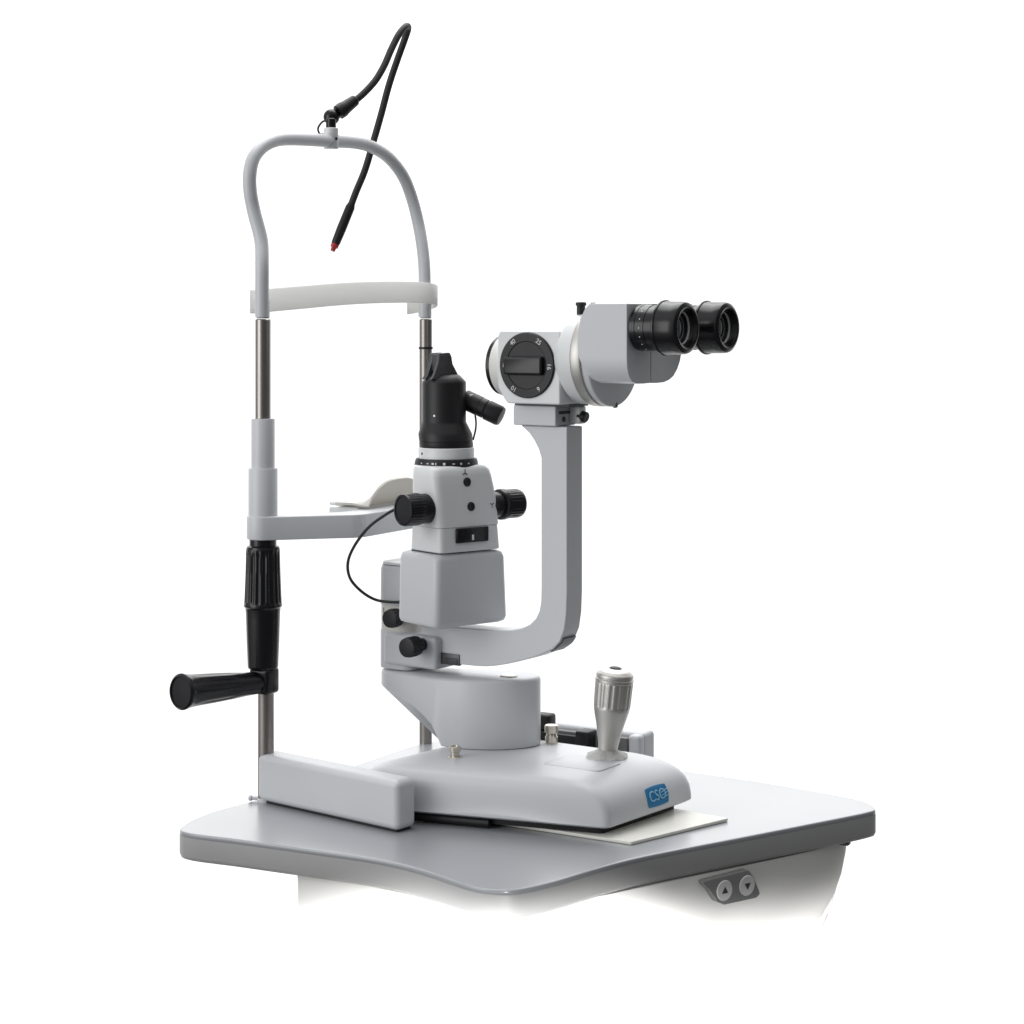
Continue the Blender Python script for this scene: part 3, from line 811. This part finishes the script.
qa, qb = T.at(455.5, 527.5, x=.0292), T.at(487.5, 542, x=.0292)
bm = box(.0270, .0318, qa.y, qb.y, qb.z + .0012, qa.z - .0010, .0012)
fw = obj('filter_wheel', bm, BLACK, hb, T)
qm = T.at(473, 537, x=.032)
obj('pointer_mark', box(.0317, .0323, qm.y - .0011, qm.y + .0011, qm.z - .0028, qm.z + .0022, 0), WHITEINK_GLINT, fw, T)
def ybar(c, s, upside=1):
    b = bmesh.new()
    for a, l in ((90 * upside, s), (-150 * upside, s * .8), (-30 * upside, s * .8)):
        d_ = Vector((0, math.cos(R_(a)), math.sin(R_(a)))); p_ = Vector((0, -d_.z, d_.y)) * s * .12
        vs = []
        for x in (0, .0003):
            for q_ in (c + p_, c + p_ + d_ * l, c - p_ + d_ * l, c - p_): vs.append(b.verts.new(q_ + Vector((x, 0, 0))))
        b.faces.new(vs[4:8]); b.faces.new(vs[0:4])
        for i in range(4): b.faces.new((vs[i], vs[(i + 1) % 4], vs[4 + (i + 1) % 4], vs[4 + i]))
    return b
bm = ybar(T.at(465, 473, x=.0257) + Vector((0, 0, 0)), .0038); obj('slit_symbol', bm, GREYINK, hdm, T)
obj('slit_symbol', ybar(T.at(492, 504.5, x=.0284), .0032, -1), GREYINK, hdm, T)
# side knobs
def tknob(x0, z0, prof, mat, parent, sgn, y0, ribs, name):
    b = bmesh.new(); PPP = []
    for (a, h), (c, e) in zip(prof, prof[1:]):
        for k in range(3): PPP.append((a + (c - a) * k / 3, h + (e - h) * k / 3))
    PPP.append(prof[-1]); lathe(b, PPP, (x0, y0, z0), (0, sgn, 0), 120, ribs=ribs); return obj(name, b, mat, parent, T, ang=40)
tknob(.0105, .2820, [(0, -.004), (.0138, -.004), (.0142, .002), (.0142, .010), (.0150, .0105), (.0153, .012), (.0153, .0262), (.0146, .0278), (.0128, .0282), (.0124, .0272), (0, .0272)], BLACK, hdm, -1, -.036, (30, .0004, .0115, .0265), 'slit_width_knob')
tknob(.016, .2815, [(0, -.004), (.0118, -.004), (.0122, .0), (.0122, .012), (.0145, .0125), (.0150, .0140), (.0150, .0180), (.0140, .0185), (.0140, .034), (.0132, .0365), (.0110, .0370), (0, .0370)], BLACK, hdm, 1, .0325, (26, .0005, .0188, .0335), 'slit_length_knob')
# collar, aperture dial and lamp head above
AX = (-.008, 0)
def L(prof, name, mat, parent, n=96, ribs=None):
    b = bmesh.new(); lathe(b, prof, (AX[0], AX[1], 0), (0, 0, 1), n, ribs); return obj(name, b, mat, parent, T, ang=36)
L([(0, .3195), (.0305, .3195), (.0308, .3200), (.0300, .3245), (.0290, .3268), (0, .3268)], 'aperture_dial', BLACKM, hdm, 120)
ad = [o for o in hdm.children if o.name.startswith('aperture_dial')][0]
bm = bmesh.new()
for k, (px, w_, h_) in enumerate(((424, .0012, .0012), (430, .0022, .0007), (435, .0022, .0016), (438, .0008, .0022), (446, .0022, .0022), (455, .0024, .0010), (462, .0018, .0020), (469, .0020, .0012))):
    p_ = (px - 447) / 30.5 if abs(px - 447) < 30 else .95
    a = math.asin(max(-.95, min(.95, p_))); 
    vdir = T.i.to_3x3() @ (-FV * math.cos(a) + RV * math.sin(a)); c_ = Vector((AX[0], 0, .3232)) + Vector((vdir.x, vdir.y, 0)) * .0302
    tdir = Vector((-vdir.y, vdir.x, 0))
    b = bmesh.new(); bmesh.ops.create_cube(b, size=1)
    for v in b.verts: v.co = c_ + tdir * v.co.x * w_ + Vector((0, 0, 1)) * v.co.y * h_ + Vector((vdir.x, vdir.y, 0)) * v.co.z * .0008
    merge(bm, b)
obj('aperture_marks', bm, WHITEINK_GLINT, ad, T, ang=20)
cr = L([(0, .3266), (.0262, .3266), (.0268, .3272), (.0268, .3368), (.0263, .3374), (0, .3374)], 'white_collar', GREYW, hdm)
vdir = T.i.to_3x3() @ (-FV * math.cos(-1.0) + RV * math.sin(-1.0))
bm = bmesh.new(); lathe(bm, cyl_prof(.0012, 0, .0006, .0001), Vector((AX[0], 0, .332)) + vdir * .0267, vdir, 14); obj('collar_mark', bm, GREYINK, cr, T)
up = L([(0, .3374), (.0255, .3374), (.0258, .3380), (.0258, .3425), (.0254, .3428), (.0254, .3432), (.0258, .3436), (.0258, .3500), (.0250, .3520), (.0222, .3590), (.0214, .3605), (.0210, .3620), (.0210, .3985), (.0208, .4000), (.0150, .4062), (.0120, .4070), (0, .4070)], 'lamp_head', BLACKM, lh)
for v in up.data.vertices: v.co -= T.m.to_3x3() @ Vector((.0035 * max(0, min(1, (v.co.z + lamp.location.z - .340) / .02)), 0, 0))
AX = (-.0115, 0)
# mirror fork on top: two tapering cheeks joined by a small bridge
bm = bmesh.new()
chk = [Vector(p) for p in [(-.0165, .4025), (-.0135, .4060), (-.0085, .4180), (-.0070, .4275), (.0055, .4280), (.0075, .4245), (.0090, .4170), (.0150, .4075), (.0180, .4025)]]
ppp = extrude_poly(chk, lambda p: (AX[0] - .008, AX[1] + p.x - .005, p.y), lambda p: (AX[0] - .003, AX[1] + p.x * .92 - .005, p.y), .0010, 2, 30); merge(bm, ppp)
ppp = extrude_poly(chk, lambda p: (AX[0] + .004, AX[1] + p.x * .92 - .005, p.y), lambda p: (AX[0] + .009, AX[1] + p.x - .005, p.y), .0010, 2, 30); merge(bm, ppp)
box(AX[0] - .004, AX[0] + .005, AX[1] - .012, AX[1] - .001, .410, .4265, .0008, into=bm)
fork = obj('mirror_fork', bm, DARKM, up, T, wn=True)
bm = bmesh.new()
for (yy, zz, r0) in ((-.0095, .4235, .0016), (.0, .4240, .0016), (.006, .4080, .0016)): lathe(bm, cyl_prof(r0, 0, .0007, .0002), (AX[0] + .0088, AX[1] + yy, zz), (1, 0, 0), 14)
obj('fork_screw', bm, GREYINK, fork, T)
vdir = (T.i.to_3x3() @ (-FV * math.cos(-.42) + RV * math.sin(-.42))).normalized()
bm = bmesh.new(); lathe(bm, cyl_prof(.0012, 0, .0006, .0002), Vector((AX[0], 0, .3680)) + vdir * .0210, vdir, 14); obj('lead_screw', bm, SILVER, up, T)
# side peg (background light) leaning out to the right
dep = (Vector(T.m @ Vector((AX[0], .012, .37))) - CAM).dot(FV)
g0 = T.at_depth(464, 399, dep); g1 = T.at_depth(478, 405.5, dep - .004); g2 = T.at_depth(500, 416.0, dep - .010)
bm = bmesh.new(); dd = (g2 - g1); l = dd.length
lathe(bm, [(0, -.004), (.0088, -.004), (.0092, .001), (.0094, l * .33), (.0088, l * .36), (.0088, l * .40), (.0098, l * .43), (.0098, l * .96), (.0088, l * 1.06), (.0040, l * 1.09), (0, l * 1.09)], g1, dd, 56)
lathe(bm, cyl_prof(.0096, 0, (g1 - g0).length + .003, .001), g0, g1 - g0, 40)
peg = obj('side_light', bm, BLACKM, up, T, ang=40)
g3 = T.at_depth(471, 396.5, dep - .002)
bm = box(g3.x - .005, g3.x + .006, g3.y - .0055, g3.y + .0065, g3.z - .006, g3.z + .0022, .001); obj('light_bracket', bm, GREYW, up, T)
pts = [T.at_depth(a, b, dep - .001) for a, b in ((475, 414), (476, 422), (475.5, 430), (473, 440))]
bm = bmesh.new(); tube(bm, spline(pts, 5), .0009, 10); obj('light_wire', bm, RUBBER, up, T)
# cable from the near knob round to the pivot column
kd = 1.965
cp = [(412, 504, -.075), (398, 508, -.080), (385, 515, -.080), (369, 527, -.075), (355, 545, -.055), (348, 562, -.040), (350, 578, -.025), (361, 591, -.015), (375, 599.5, -.005), (390, 602, -.012), (404, 602, -.02)]
bm = bmesh.new(); tube(bm, spline([W.at_depth(a, b, kd + c) for a, b, c in cp], 8), .00145, 12)
obj('lamp_cable', bm, RUBBER, lamp)
# carrier joining the tower to the pivot column (behind the lamp housing)
bm = box(-.050, -.002, -.014, .014, .1640, .1715, .003); box(-.056, -.038, -.012, .012, .164, .21, .003, into=bm)
obj('tower_carrier', bm, GREY, lamp, T)

# ================================================================== LIGHT
w = bpy.data.worlds.new('World'); SC.world = w; w.use_nodes = True
nt = w.node_tree; bg = nt.nodes['Background']
tc = nt.nodes.new('ShaderNodeTexCoord')
def dotn(v):
    n = nt.nodes.new('ShaderNodeVectorMath'); n.operation = 'DOT_PRODUCT'; nt.links.new(tc.outputs['Generated'], n.inputs[0]); n.inputs[1].default_value = v; return n.outputs['Value']
def ramp(src, a, b, lo, hi):
    n = nt.nodes.new('ShaderNodeMapRange'); n.interpolation_type = 'SMOOTHSTEP'
    n.inputs['From Min'].default_value = a; n.inputs['From Max'].default_value = b; n.inputs['To Min'].default_value = lo; n.inputs['To Max'].default_value = hi
    nt.links.new(src, n.inputs['Value']); return n.outputs[0]
def mth(op, a, b):
    n = nt.nodes.new('ShaderNodeMath'); n.operation = op
    for i, x in enumerate((a, b)):
        if isinstance(x, (int, float)): n.inputs[i].default_value = x
        else: nt.links.new(x, n.inputs[i])
    return n.outputs[0]
wall = ramp(dotn(FV), .35, .72, 0.0, 1.0)                          # bright studio sweep behind the instrument
top = ramp(dotn((0, 0, 1)), .30, .95, 0.0, .6)                    # overhead softbox
left = ramp(dotn(-RV * .85 - FV * .45 + UV * .25), .5, .95, 0.0, .5)   # broad glow added on the left to brighten the near sides
back = ramp(dotn(FV * .75 + UV * .66), .74, .95, 0.0, 1.0)              # softbox behind and above, out of frame
tot = mth('ADD', mth('ADD', mth('MAXIMUM', mth('MULTIPLY', wall, 1.06), top), back), mth('ADD', left, .12))
cmb = nt.nodes.new('ShaderNodeMix'); cmb.data_type = 'RGBA'
cmb.inputs['A'].default_value = (.985, .995, 1.01, 1); cmb.inputs['B'].default_value = (1, 1, 1, 1)
nt.links.new(wall, cmb.inputs['Factor']); nt.links.new(cmb.outputs['Result'], bg.inputs['Color'])
nt.links.new(tot, bg.inputs['Strength'])


def area(name, loc, target, size, power, col=(1, 1, 1)):
    l = bpy.data.lights.new(name, 'AREA'); l.shape = 'RECTANGLE'; l.size, l.size_y = size; l.energy = power; l.color = col
    o = bpy.data.objects.new(name, l); COL.objects.link(o); o.location = loc
    o.rotation_euler = (Vector(target) - Vector(loc)).to_track_quat('-Z', 'Y').to_euler(); return o
ctr = Vector((.2, .1, .25))
area('left_softbox', ctr - RV * 1.5 - FV * .9 + UV * .35, ctr, (.9, 1.3), 10.5)
area('top_softbox', ctr + FV * .5 + UV * 1.5, ctr, (1.2, 1.2), 16)
# added unseen spots that whiten the table body and rim into a fade-out
for px_, py_, zt_, ha_, en_, bl_ in ((.350, -.142, -.001, 9, 270, .38), (.290, -.147, -.008, 9, 170, .42), (.150, -.118, -.034, 9, 95, .6), (.395, -.015, -.024, 9, 100, .7), (.425, .045, -.034, 9, 80, .75), (.465, .120, -.044, 9, 80, .75), (.505, .220, -.052, 9, 100, .75), (.545, .270, -.090, 9, 320, .7)):
    sl = bpy.data.lights.new('fade_spot', 'SPOT'); sl.energy = en_; sl.spot_size = 2 * R_(ha_); sl.spot_blend = bl_; sl.shadow_soft_size = .02
    so = bpy.data.objects.new('fade_spot', sl); COL.objects.link(so)
    so.location = Vector((px_, py_, zt_ - .115)) - FV * 1.2
    el_ = math.atan(.115 / 1.2) - R_(ha_)
    so.rotation_euler = (FV * math.cos(el_) + UV * math.sin(el_)).to_track_quat('-Z', 'Y').to_euler()

# ================================================================== CAMERA
cam = bpy.data.cameras.new('camera'); co = bpy.data.objects.new('camera', cam); COL.objects.link(co)
cam.sensor_width = 36; cam.sensor_fit = 'HORIZONTAL'; cam.lens = FPX * 36 / 1024
cam.shift_x = 0; cam.shift_y = -(512 - HY) / 1024
cam.clip_start = .05; cam.clip_end = 100
co.location = CAM; co.rotation_euler = (PI / 2, 0, TH)
SC.camera = co
SC.view_settings.view_transform = 'Standard'; SC.view_settings.look = 'None'; SC.view_settings.exposure = 0; SC.view_settings.gamma = 1
SC.view_settings.use_curve_mapping = False
